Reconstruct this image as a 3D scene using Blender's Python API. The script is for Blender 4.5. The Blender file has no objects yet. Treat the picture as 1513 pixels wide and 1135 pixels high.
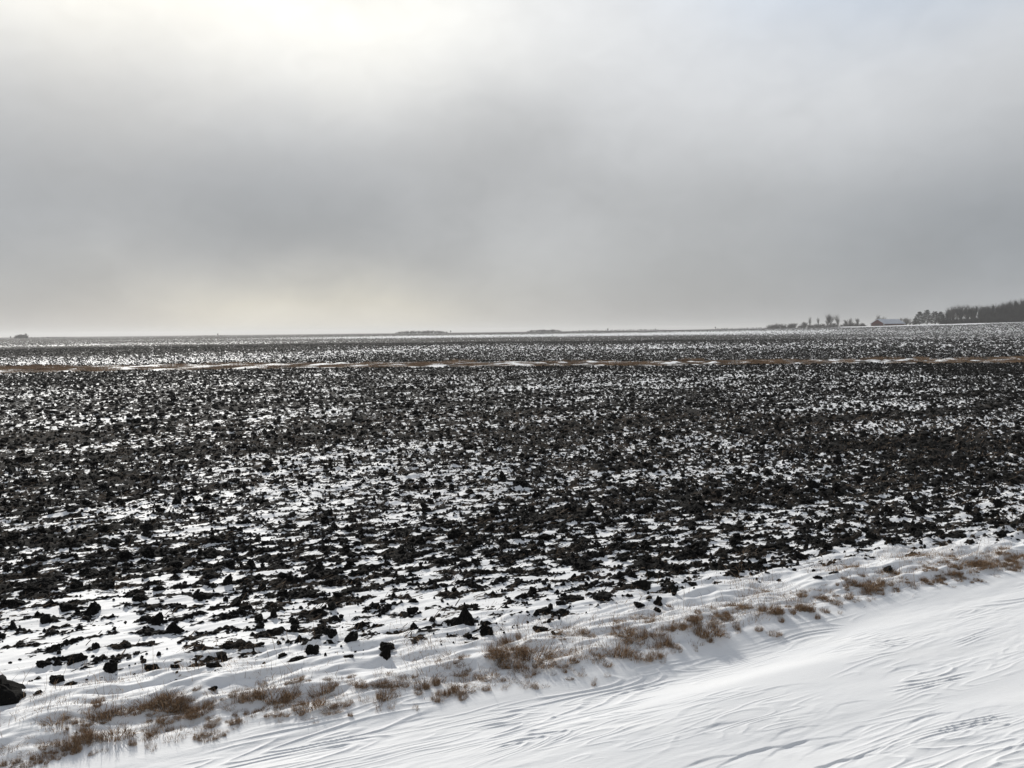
import bpy, bmesh, math, random
import numpy as np
from mathutils import Matrix, Vector, Euler, noise as mnoise

random.seed(7)
rng = np.random.default_rng(7)
SC = bpy.context.scene
COL = SC.collection

# ------------------------------------------------------------------ camera
CAM_H = 2.6
F_PX, IW, IH = 1180.0, 1513.0, 1135.0
PITCH, ROLL = math.radians(3.78), math.radians(0.60)
cd = bpy.data.cameras.new('camera')
cd.sensor_width = 36.0
cd.lens = F_PX / IW * 36.0
cd.clip_start, cd.clip_end = 0.1, 20000.0
cam = bpy.data.objects.new('camera', cd)
COL.objects.link(cam)
CAM_M = Matrix.Translation((0, 0, CAM_H)) @ Matrix.Rotation(math.pi / 2 - PITCH, 4, 'X') @ Matrix.Rotation(-ROLL, 4, 'Z')
cam.matrix_world = CAM_M
SC.camera = cam

# ------------------------------------------------------------------ sky and sun
SUN_AZ, SUN_EL = -26.0, 29.0          # degrees, azimuth from +Y towards +X
SC.view_settings.view_transform = 'Standard'
SC.view_settings.look = 'None'
SC.view_settings.gamma = 1.0
SC.view_settings.exposure = 0.0
SC.cycles.use_denoising = True
SC.cycles.denoiser = 'OPENIMAGEDENOISE'
SC.cycles.max_bounces = 6
SC.cycles.diffuse_bounces = 3
SC.cycles.volume_bounces = 0
SC.cycles.sample_clamp_indirect = 4.0

world = bpy.data.worlds.new("World")
SC.world = world
world.use_nodes = True
wt = world.node_tree
wt.nodes.clear()


class E:
    """tiny expression builder for math nodes"""
    tree = None

    def __init__(self, s): self.s = s

    @staticmethod
    def op(name, *args):
        n = E.tree.nodes.new('ShaderNodeMath')
        n.operation = name
        for i, a in enumerate(args):
            if isinstance(a, E): E.tree.links.new(a.s, n.inputs[i])
            else: n.inputs[i].default_value = float(a)
        return E(n.outputs[0])

    def __add__(self, o): return E.op('ADD', self, o)
    __radd__ = __add__
    def __sub__(self, o): return E.op('SUBTRACT', self, o)
    def __rsub__(self, o): return E.op('SUBTRACT', o, self)
    def __mul__(self, o): return E.op('MULTIPLY', self, o)
    __rmul__ = __mul__
    def __truediv__(self, o): return E.op('DIVIDE', self, o)


def sstep(a, b, x):
    n = E.tree.nodes.new('ShaderNodeMapRange')
    n.interpolation_type = 'SMOOTHSTEP'
    E.tree.links.new(x.s, n.inputs[0])
    n.inputs[1].default_value = a; n.inputs[2].default_value = b
    n.inputs[3].default_value = 0; n.inputs[4].default_value = 1
    return E(n.outputs[0])


def mixc(f, a, b):
    n = E.tree.nodes.new('ShaderNodeMix')
    n.data_type = 'RGBA'
    if isinstance(f, E): E.tree.links.new(f.s, n.inputs[0])
    else: n.inputs[0].default_value = f
    for i, c in ((6, a), (7, b)):
        if isinstance(c, tuple): n.inputs[i].default_value = (*c, 1)
        else: E.tree.links.new(c, n.inputs[i])
    return n.outputs[2]


E.tree = wt
tc = wt.nodes.new('ShaderNodeTexCoord')
sep = wt.nodes.new('ShaderNodeSeparateXYZ')
wt.links.new(tc.outputs['Generated'], sep.inputs[0])
dx, dy, dz = (E(sep.outputs[i]) for i in range(3))
az = E.op('ARCTAN2', dx, dy) * 57.29578
el = E.op('ARCSINE', dz) * 57.29578
comb = wt.nodes.new('ShaderNodeCombineXYZ')
wt.links.new((az * 0.055).s, comb.inputs[0]); wt.links.new((el * 0.085).s, comb.inputs[1])


def wnoise(scale, detail, dist=0.0, off=0.0):
    n = wt.nodes.new('ShaderNodeTexNoise')
    n.inputs['Scale'].default_value = scale
    n.inputs['Detail'].default_value = detail
    n.inputs['Roughness'].default_value = 0.45
    n.inputs['Distortion'].default_value = dist
    m = wt.nodes.new('ShaderNodeMapping')
    m.inputs['Location'].default_value = (off, off * 0.7, off * 0.3)
    wt.links.new(comb.outputs[0], m.inputs[0])
    wt.links.new(m.outputs[0], n.inputs[0])
    return E(n.outputs[0])


n_big = wnoise(1.1, 3, 0.3, 3.1) - 0.5
n_mid = wnoise(3.0, 4, 0.4, 8.3) - 0.5
azw = az + n_big * 9.0 + n_mid * 3.0
elw = el + n_big * 3.0 - n_mid * 2.2


def blob(a0, e0, sa, se):
    qa = (azw - a0) * (1.0 / sa)
    qe = (elw - e0) * (1.0 / se)
    return E.op('EXPONENT', (qa * qa + qe * qe) * -1.0)


# cloud brightness in linear light, by direction
lum = 0.44 + 0.31 * sstep(8.0, 21.0, elw)                       # grey deck, brighter above
lum = lum - 0.44 * sstep(27.0, 46.0, el) - 0.10 * sstep(50, 110, E.op('ABSOLUTE', az))    # darker overhead and away from the sun
SKY_BLOBS = [  # az, el, spread az, spread el, amount
    (-27, 24, 12, 5.0, 0.33), (-13, 19.5, 9, 4.5, 0.19), (-5, 22, 8, 5, 0.08), (2, 20, 12, 5, 0.08), (-30, 13.5, 9, 4, -0.05),
    (0, 14.5, 6, 3.5, -0.08), (-2, 12, 14, 4.0, -0.03), (-17, 8.5, 9, 4.2, -0.085), (-12, 6.2, 5, 2.4, -0.04),
    (-32, 4, 7, 6, -0.06), (-13, 0.5, 12, 2.6, 0.20), (3.5, 6.5, 6, 3.6, 0.06), (11, 13, 12, 4, 0.06),
    (31, 5.5, 10, 4.5, -0.10), (16, 2.0, 14, 3.5, -0.05), (23, 13, 10, 5, 0.07), (28, 22.5, 9, 4.5, -0.14),
]
for a0, e0, sa, se, amt in SKY_BLOBS:
    lum = lum + blob(a0, e0, sa, se) * amt
n_fine = wnoise(7.0, 5, 0.8, 1.7) - 0.5
lum = lum * (1.0 + n_mid * 0.22 + n_fine * 0.11)
# tint: blue grey in the thick parts, cream where the sun comes through
warm = E.op('MINIMUM', 1.0, blob(-25, 25, 16, 8) * 0.9 + blob(-13, 0.0, 13, 3.4) * 1.5 + blob(-8, 20, 12, 5) * 0.4)
blue = E.op('MINIMUM', 1.0, blob(27, 23.5, 13, 5) * 1.7 + blob(34, 4, 16, 7) * 0.55 + blob(-18, 8, 12, 5) * 0.45 + blob(-34, 5, 7, 8) * 0.4 + sstep(35, 60, el) * 0.6)
c1 = mixc(blue, (0.985, 1.0, 1.015), (0.90, 0.985, 1.10))
c2 = mixc(sstep(24, 42, el), mixc(warm, c1, (1.045, 1.02, 0.92)), (0.88, 0.97, 1.12))
vm = wt.nodes.new('ShaderNodeVectorMath'); vm.operation = 'SCALE'
wt.links.new(c2, vm.inputs[0]); wt.links.new(lum.s, vm.inputs['Scale'])
sky = wt.nodes.new('ShaderNodeTexSky')
sky.sky_type = 'NISHITA'
sky.sun_disc = False
sky.sun_elevation = math.radians(SUN_EL)
sky.sun_rotation = math.radians(SUN_AZ)
bg_sky = wt.nodes.new('ShaderNodeBackground')
bg_sky.inputs[1].default_value = 0.10
wt.links.new(sky.outputs[0], bg_sky.inputs[0])
bg_cloud = wt.nodes.new('ShaderNodeBackground')
wt.links.new(vm.outputs[0], bg_cloud.inputs[0])
bg_cloud.inputs[1].default_value = 1.0
mx = wt.nodes.new('ShaderNodeMixShader')
mx.inputs[0].default_value = 0.96                                # thick overcast in front of the clear sky
wt.links.new(bg_sky.outputs[0], mx.inputs[1]); wt.links.new(bg_cloud.outputs[0], mx.inputs[2])
wo = wt.nodes.new('ShaderNodeOutputWorld')
wt.links.new(mx.outputs[0], wo.inputs[0])

sl = bpy.data.lights.new('sun', 'SUN')
sl.energy = 3.5
sl.angle = math.radians(0.9)
sl.color = (1.0, 0.955, 0.88)
sun = bpy.data.objects.new('sun', sl)
COL.objects.link(sun)
sa_, se_ = math.radians(SUN_AZ), math.radians(SUN_EL)
sun_dir = Vector((math.sin(sa_) * math.cos(se_), math.cos(sa_) * math.cos(se_), math.sin(se_)))
sun.rotation_euler = sun_dir.to_track_quat('Z', 'Y').to_euler()
sun.location = (0, 0, 40)

# ------------------------------------------------------------------ helpers


def tag(o, label=None, cat=None, group=None, kind=None):
    if label: o['label'] = label
    if cat: o['category'] = cat
    if group: o['group'] = group
    if kind: o['kind'] = kind
    return o


def mesh_np(name, co, faces, mat=None, smooth=False):
    """faces: (n,3) or (n,4) int array"""
    me = bpy.data.meshes.new(name)
    co = np.asarray(co, dtype=np.float32); faces = np.asarray(faces, dtype=np.int32)
    n, k = faces.shape
    me.vertices.add(len(co)); me.vertices.foreach_set('co', co.ravel())
    me.loops.add(n * k); me.loops.foreach_set('vertex_index', faces.ravel())
    me.polygons.add(n)
    me.polygons.foreach_set('loop_start', np.arange(0, n * k, k, dtype=np.int32))
    me.polygons.foreach_set('loop_total', np.full(n, k, dtype=np.int32))
    me.polygons.foreach_set('use_smooth', np.full(n, smooth, dtype=bool))
    me.update(calc_edges=True)
    if mat: me.materials.append(mat)
    return me


def link(name, me, parent=None, loc=None, rot=None, scale=None):
    o = bpy.data.objects.new(name, me)
    COL.objects.link(o)
    if parent: o.parent = parent
    if loc is not None: o.location = loc
    if rot is not None: o.rotation_euler = rot
    if scale is not None: o.scale = scale
    return o


_perm = rng.permutation(256).astype(np.int64)
_perm = np.concatenate([_perm, _perm])
_ga = rng.random(256) * 2 * np.pi
_gx, _gy = np.cos(_ga), np.sin(_ga)


def perlin(x, y, seed=0):
    x = x + seed * 17.31; y = y - seed * 9.77
    xf = np.floor(x); yf = np.floor(y)
    xi = xf.astype(np.int64) & 255; yi = yf.astype(np.int64) & 255
    fx = x - xf; fy = y - yf
    u = fx * fx * fx * (fx * (fx * 6 - 15) + 10); v = fy * fy * fy * (fy * (fy * 6 - 15) + 10)
    a = _perm[xi]; b = _perm[(xi + 1) & 255]
    h00 = _perm[(a + yi) & 255]; h10 = _perm[(b + yi) & 255]
    h01 = _perm[(a + yi + 1) & 255]; h11 = _perm[(b + yi + 1) & 255]
    n00 = _gx[h00] * fx + _gy[h00] * fy; n10 = _gx[h10] * (fx - 1) + _gy[h10] * fy
    n01 = _gx[h01] * fx + _gy[h01] * (fy - 1); n11 = _gx[h11] * (fx - 1) + _gy[h11] * (fy - 1)
    return (n00 * (1 - u) + n10 * u) * (1 - v) + (n01 * (1 - u) + n11 * u) * v


def fbm(x, y, octv, seed=0, gain=0.5):
    s = 0; a = 1.0; f = 1.0; t = 0
    for i in range(octv):
        s = s + a * perlin(x * f, y * f, seed + i * 3)
        t += a * a; a *= gain; f *= 2.03
    return s / (0.25 * math.sqrt(t))              # about unit variance


def smooth(a, b, x):
    t = np.clip((x - a) / (b - a), 0, 1)
    return t * t * (3 - 2 * t)


# ------------------------------------------------------------------ the lie of the land
WIND = math.radians(25.0)                        # drifts run along this direction
WC, WS = math.cos(WIND), math.sin(WIND)
EX = np.array([-60, -3.15, -1.21, 0.49, 2.78, 5.5, 60.0])
EY = np.array([-17, 4.92, 5.60, 6.18, 7.39, 8.57, 33.0])   # near edge of the grass bank
FX = np.array([-60, -4.0, -1.42, 0.89, 2.45, 4.24, 6.2, 60])
FY = np.array([-8, 5.85, 6.22, 7.05, 8.15, 8.95, 9.45, 27.8])     # first clods of the ploughed field
STRIP0, STRIP1 = 57.0, 64.5                     # grassy fence line across the far side of the field

BD = np.array([8, 12, 20, 30, 42, 56, 70, 78, 86, 100, 112, 124, 150, 190, 225, 245, 262, 290, 330, 360, 440, 480, 560, 700, 1200, 9000])
NB_ = [0.25, 0.25, 0.50, .50, .45, .60]
BL = np.array(NB_ + [.3, -.05, -.3, -.3, .1, 1.0, 1.2, 1.2, 1.1, .2, 0.1, .7, .9, 1.1, .7, 1.1, 1.2, 1.2, 1.4, 1.6])
BM = np.array(NB_ + [.45, .4, .3, .1, 0., -.2, .4, 1.3, 1.3, 1.3, 1.2, 1.2, 1., -.1, -1.3, 0, 1.0, 1.4, 1.6, 1.6])
BR = np.array(NB_ + [.45, .45, .4, .35, .2, .3, .25, .2, .6, .7, .6, .7, .5, .3, .5, .5, .8, 1.0, 1.4, 1.4])


def bias(x, y):
    """how much black soil shows: >0 mostly soil, <0 mostly snow"""
    D = np.maximum(np.hypot(x, y), 1)
    t = x / np.maximum(y, 1.0)
    lD = np.log(D); lB = np.log(BD)
    bl, bm, br = np.interp(lD, lB, BL), np.interp(lD, lB, BM), np.interp(lD, lB, BR)
    wl = smooth(-0.05, -0.42, t); wr = smooth(0.22, 0.5, t)
    b = bm * (1 - wl - wr) + bl * wl + br * wr
    b = b + 0.35 * perlin(x * 0.06, y * 0.05, 41) + 0.75 * fbm((x * WC + y * WS) * 0.16, (y * WC - x * WS) * 0.42, 2, 45) * smooth(120, 20, D) * 0.45
    # field edge
    qf = (y - np.interp(x, FX, FY)) * 0.93
    b = b + np.interp(qf, [-3, -0.45, -0.15, 0.2, 0.7, 2], [-7, -4.6, -1.9, -0.75, -0.2, 0])
    # fence line
    yy = y + 1.2 * perlin(x * 0.08, 0 * x, 5) + 1.5 * perlin(x * 0.9, y * 0.9, 6)
    inst = smooth(STRIP0 - .8, STRIP0 + .2, yy) * smooth(STRIP1 + 1.5, STRIP1 - 1, yy)
    return b, inst


def flat_at(px, py):
    d = CAM_M.to_3x3() @ Vector(((px - IW / 2) / F_PX, -(py - IH / 2) / F_PX, -1.0))
    k = -(CAM_H + .1) / d.z
    return d.x * k, d.y * k


LIPS = [(*flat_at(px, py), w / 2 * 0.0082, a_ * .58) for px, py, w, a_ in [
    (1176, 1096, 60, .026), (1112, 1110, 75, .026), (1044, 1124, 60, .018), (1227, 1126, 90, .028), (1368, 1057, 50, .022),
    (1170, 1078, 40, .016), (1271, 1072, 45, .016), (1251, 1041, 40, .014), (1222, 1098, 50, .016), (1437, 1050, 55, .012), (1339, 985, 66, .012),
    (1060, 1076, 50, .012), (1290, 1108, 45, .012), (1150, 1020, 60, .008), (610, 1066, 70, .012), (560, 1084, 80, .010), (1400, 1092, 50, .010), (960, 1050, 50, .010)]]


def terrain(x, y):
    D = np.hypot(x, y)
    u = x * WC + y * WS; v = -x * WS + y * WC
    q = (y - np.interp(x, EX, EY)) * 0.93
    b, inst = bias(x, y)
    # clod pattern
    wv = v + 0.10 * perlin(u * 1.3, v * 1.3, 60)
    fq = 1 + 0.9 * smooth(9, 28, D)
    n = 0.85 * fbm(u * 3.0 * fq, wv * 6.6 * fq, 4, 11, 0.62) + 0.35 * perlin(u * 0.5, v * 1.1, 21) * 4 * 0.5
    far = smooth(50, 140, D)
    n = n * (1 - far) + far * fbm(x * 2.6, y * 0.7, 2, 31)
    m = n + b
    m = m * (1 - inst) + inst * (-1.2 * fbm(u * 0.38, v * 1.1, 2, 190) - 0.55 + 0.75 * smooth(-.25, .15, x / np.maximum(y, 1)))
    z = np.zeros_like(x)
    # near bank carrying the grass, and the snowed-in road below it
    qq = q + 0.14 * perlin(x * 0.9, y * 0.9, 3) * smooth(.5, 0., q)
    z += -0.10 + 0.13 * smooth(-0.45, 0.55, qq) - 0.03 * smooth(0.8, 1.8, qq) + 0.0 * x
    z -= 0.075 * np.exp(-((q + 0.42) / 0.28) ** 2) * np.exp(-((x - 1.75) / 1.25) ** 2)
    z += 0.030 * np.exp(-((q + 1.0) / 0.35) ** 2) * np.exp(-((x - 1.6) / 1.3) ** 2)
    road = smooth(0.05, -0.35, q)
    # long gentle swell
    z += 0.010 * fbm(u * 0.35, v * 0.9, 2, 70) * smooth(40, 15, D) * (1 - 0.5 * road)
    z += 0.05 * fbm(x * 0.035, y * 0.03, 2, 77) * smooth(8, 30, D)
    near = smooth(34, 14, D)
    # sastrugi: sharp little steps running with the wind
    sv = v + 0.06 * perlin(u * 0.6, v * 1.2, 81) + 0.012 * perlin(u * 3.5, v * 4.5, 82)
    hsum = 0.0030 * fbm(u * 0.4, sv * 3.0, 2, 90)
    for (fu, fv, k, amp, sd, lo, dw) in ((0.45, 2.9, 1.7, 0.0080, 101, 0.0, .24), (0.8, 6.0, 1.0, 0.0042, 111, -0.3, .30)):
        t = fbm(u * fu, sv * fv, 2, sd) * k
        fr = t - np.floor(t)
        saw = np.where(fr < 1 - dw, (fr / (1 - dw)) ** 5.0, (1 - fr) / dw)
        mask = smooth(lo, lo + 0.9, fbm(u * 0.6, v * 1.8, 2, sd + 5))
        hsum = hsum + amp * saw * mask
    flat = 1 - 0.88 * smooth(0.2, 1.4, perlin(u * 0.45, v * 0.8, 133) * 4)
    hsum = hsum * flat
    hsum = hsum + 0.0011 * fbm(u * 4 + perlin(u * 2, v * 5, 8), v * 16, 2, 140) * smooth(14, 7, D) * smooth(-1.2, 1.2, fbm(u * 0.5, v * 1.1, 2, 145))
    z += hsum * near * (0.35 + 0.65 * road)
    # single scoured lips: a sharp edge with a hollow on the near side
    for (lx, ly, L, a_) in LIPS:
        k = (np.abs(x - lx) < 1.2) & (np.abs(y - ly) < 1.2)
        if not k.any(): continue
        du = (x[k] - lx) * WC + (y[k] - ly) * WS; dv = -(x[k] - lx) * WS + (y[k] - ly) * WC
        dv = dv + 0.45 * du * du / max(L, .1) * .35 + 0.012 * perlin(x[k] * 9, y[k] * 9, 7)
        g_ = np.where(dv < 0, np.exp(dv / (0.10 + L * .25)), np.clip(1 - dv / 0.016, 0, 1))
        z[k] -= a_ * g_ * np.exp(-(du / L) ** 2) * (0.65 + 0.5 * perlin(x[k] * 6, y[k] * 6, 9))
    # hummocks of drift between the tussocks
    g = smooth(-0.15, 0.15, q) * smooth(1.35, 0.9, q)
    z += g * 0.021 * fbm(u * 1.4, sv * 4.2, 3, 150)
    g2 = smooth(0.4, 1.2, q) * smooth(60, 30, D)
    z += g2 * 0.006 * fbm(u * 1.2, sv * 4.2, 3, 160)
    z += smooth(8, 15, D) * smooth(56, 45, D) * 0.020 * fbm(u * 1.6, v * 3.4, 2, 165)
    # soil standing out of the snow
    sm = smooth(-0.1, 0.9, m)
    crumb = fbm(x * 7.5, y * 7.5, 3, 170, 0.6)
    z += sm * (0.016 + 0.015 * np.clip(crumb, -1.2, 2.5) * smooth(45, 20, D))
    z += smooth(45, 80, D) * smooth(280, 180, D) * sm * np.abs(fbm(x * 2.2, y * 0.9, 1, 180)) * 0.05
    # fence line: low ridge of drifts
    dr = fbm(u * 0.38, v * 1.1, 2, 190)
    ridge = smooth(STRIP0 - 1, STRIP0 + 3, y) * smooth(STRIP1 + 5, STRIP1 - 1, y)
    z += ridge * (0.07 + 0.065 * np.clip(dr, -1.2, 2) * smooth(120, 60, D))
    # rise towards the farm
    a = np.degrees(np.arctan2(x, np.maximum(y, 1e-3)))
    gz = np.interp(a, [-60, -33, -12, 0, 10, 17, 24.8, 32.6, 60], [0.0, 0.1, 0.6, 1.0, 1.7, 2.6, 3.6, 5.2, 7.0])
    front = smooth(-20, 80, y)
    z += gz * smooth(300, 630, D) * front
    z -= 5.0 * smooth(1150, 4000, D)
    # residue patches
    res = smooth(0.1, 1.2, fbm(u * 1.3, v * 2.6, 3, 200)) * smooth(55, 25, D)
    # smooth snowbank in front of the farm
    bank = smooth(540, 565, D) * smooth(640, 615, D) * smooth(21.5, 24, a) * (1 - 0.75 * smooth(29.5, 31, a))
    m = m * (1 - bank) - 3.5 * bank
    res = np.maximum(res, inst * 1.3)
    return z, m, res, inst


def tz(x, y):
    z, m, r, i = terrain(np.array([float(x)]), np.array([float(y)]))
    return float(z[0])


def at(px, py):
    """the point of ground seen in the photograph at (px, py)"""
    d = CAM_M.to_3x3() @ Vector(((px - IW / 2) / F_PX, -(py - IH / 2) / F_PX, -1.0))
    z = 0.0
    for _ in range(6):
        t = (z - CAM_H) / d.z
        x, y = d.x * t, d.y * t
        z = tz(x, y)
    return Vector((x, y, z))


def az_at(px, dist, py=500):
    d = CAM_M.to_3x3() @ Vector(((px - IW / 2) / F_PX, -(py - IH / 2) / F_PX, -1.0))
    k = dist / math.hypot(d.x, d.y)
    return d.x * k, d.y * k

# ------------------------------------------------------------------ materials


def new_mat(name):
    m = bpy.data.materials.new(name)
    m.use_nodes = True
    t = m.node_tree
    b = t.nodes['Principled BSDF']
    b.inputs['Roughness'].default_value = 0.9
    if 'Specular IOR Level' in b.inputs: b.inputs['Specular IOR Level'].default_value = 0.15
    return m, t, b


def tnoise(t, scale, detail=3, rough=0.55, coord=None):
    n = t.nodes.new('ShaderNodeTexNoise')
    n.inputs['Scale'].default_value = scale; n.inputs['Detail'].default_value = detail
    n.inputs['Roughness'].default_value = rough
    if coord is None:
        c = t.nodes.new('ShaderNodeTexCoord'); coord = c.outputs['Object']
    t.links.new(coord, n.inputs[0])
    return E(n.outputs[0])


def bump(t, b, h, strength, dist):
    n = t.nodes.new('ShaderNodeBump')
    n.inputs['Strength'].default_value = strength; n.inputs['Distance'].default_value = dist
    t.links.new(h.s, n.inputs['Height'])
    t.links.new(n.outputs[0], b.inputs['Normal'])


def ground_material():
    m, t, b = new_mat('snow_and_soil')
    E.tree = t
    at1 = t.nodes.new('ShaderNodeAttribute'); at1.attribute_name = 'soil'
    at2 = t.nodes.new('ShaderNodeAttribute'); at2.attribute_name = 'residue'
    soil, res = E(at1.outputs['Fac']), E(at2.outputs['Fac'])
    geo = t.nodes.new('ShaderNodeNewGeometry'); P = geo.outputs['Position']
    mp = t.nodes.new('ShaderNodeMapping')
    mp.vector_type = 'POINT'
    mp.inputs['Rotation'].default_value = (0, 0, -WIND)
    mp.inputs['Scale'].default_value = (1, 3.2, 1)
    t.links.new(P, mp.inputs[0])
    fine = tnoise(t, 22, 4, 0.65, P) - 0.5
    streak = tnoise(t, 9, 3, 0.6, mp.outputs[0]) - 0.5
    sp = t.nodes.new('ShaderNodeSeparateXYZ'); t.links.new(P, sp.inputs[0])
    rel = sstep(10, 34, E(sp.outputs[1]))                       # rough ploughland, away from the road
    big = tnoise(t, 2.6, 2, 0.6, mp.outputs[0]) - 0.5
    f = sstep(-0.10, 0.14, soil + fine * 2.2 + streak * 1.6 + big * rel * 3.0)
    grain = tnoise(t, 90, 3, 0.7, P)
    soilc = mixc(grain, (0.003, 0.0028, 0.0027), (0.012, 0.011, 0.010))
    straw = tnoise(t, 60, 2, 0.8, mp.outputs[0])
    resc = mixc(sstep(0.42, 0.62, straw), (0.012, 0.010, 0.009), (0.075, 0.06, 0.047))
    soil2 = mixc(res * 0.75, soilc, resc)
    snown = tnoise(t, 1.3, 3, 0.5, mp.outputs[0])
    snowc = mixc(snown, (0.80, 0.815, 0.84), (0.88, 0.885, 0.89))
    c = mixc(f, snowc, soil2)
    t.links.new(c, b.inputs['Base Color'])
    rough = 0.62 + f * 0.33
    t.links.new(rough.s, b.inputs['Roughness'])
    h = tnoise(t, 30, 3, 0.6, mp.outputs[0]) * 0.5 + tnoise(t, 240, 2, 0.6, P) * 0.22 + grain * f * 3.0
    bump(t, b, h, 0.55, 0.006)
    nb = b.inputs['Normal'].links[0].from_node
    b2 = t.nodes.new('ShaderNodeBump')
    b2.inputs['Strength'].default_value = 0.85; b2.inputs['Distance'].default_value = 1.0
    t.links.new((tnoise(t, 2.4, 2, 0.55, mp.outputs[0]) * rel * 0.16 * (1.0 - f)).s, b2.inputs['Height'])
    t.links.new(b2.outputs[0], nb.inputs['Normal'])
    return m


def simple_mat(name, c1, c2, scale, rough=0.9, bumps=0.4, dist=0.01, detail=3):
    m, t, b = new_mat(name)
    E.tree = t
    n = tnoise(t, scale, detail, 0.65)
    t.links.new(mixc(sstep(0.3, 0.7, n), c1, c2), b.inputs['Base Color'])
    b.inputs['Roughness'].default_value = rough
    if bumps: bump(t, b, tnoise(t, scale * 2.5, 3, 0.7), bumps, dist)
    return m


def island_mat(name, c1, c2, rough=0.8):
    m, t, b = new_mat(name)
    E.tree = t
    g = t.nodes.new('ShaderNodeNewGeometry')
    t.links.new(mixc(E(g.outputs['Random Per Island']), c1, c2), b.inputs['Base Color'])
    b.inputs['Roughness'].default_value = rough
    return m


M_GROUND = ground_material()
M_CLOD = simple_mat('black_soil', (0.0028, 0.0027, 0.0026), (0.012, 0.011, 0.010), 30, 0.95, 0.8, 0.01)
M_GRASS = island_mat('dry_grass', (0.07, 0.042, 0.026), (0.46, 0.315, 0.195), 0.75)
M_FENCE = island_mat('tan_grass', (0.11, 0.068, 0.042), (0.42, 0.29, 0.18), 0.8)
M_STEM = island_mat('grey_stems', (0.035, 0.028, 0.022), (0.17, 0.12, 0.08), 0.8)
M_BARK = simple_mat('bark', (0.045, 0.042, 0.040), (0.085, 0.078, 0.072), 1.5, 0.95, 0)
M_BARK_DARK = simple_mat('dark_bark', (0.010, 0.010, 0.011), (0.020, 0.019, 0.021), 1.5, 0.95, 0)
M_BARK_PALE = simple_mat('pale_bark', (0.10, 0.095, 0.09), (0.17, 0.16, 0.15), 1.5, 0.95, 0)
M_NEEDLE = island_mat('needles', (0.012, 0.018, 0.013), (0.035, 0.045, 0.035), 0.9)
M_FROST = simple_mat('snow_on_branches', (0.6, 0.62, 0.65), (0.8, 0.8, 0.82), 2, 0.8, 0)

# ------------------------------------------------------------------ ground sheet
FINE = math.radians(41)
cols = np.arange(-FINE, FINE, 0.00078)
coarse = np.radians(np.arange(44, 317, 3.0))
TH = np.concatenate([cols, coarse])                 # azimuths, closes round the back
s_lin = np.concatenate([np.arange(CAM_H / 3.35, CAM_H / 11, -0.00040), np.arange(CAM_H / 11, 0.0042, -0.00072)])
R = np.concatenate([[0.4, 1.0, 1.7, 2.3, 2.8], CAM_H / s_lin])
R = np.concatenate([R[R < 135], np.arange(136, 700, 5.5), np.geomspace(705, 9000, 60)])
NT, NR = len(TH), len(R)
X = np.outer(R, np.sin(TH)); Y = np.outer(R, np.cos(TH))
shape = X.shape
Z, Msoil, RES, INST = terrain(X.ravel(), Y.ravel())
Z = Z.reshape(shape)

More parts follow.
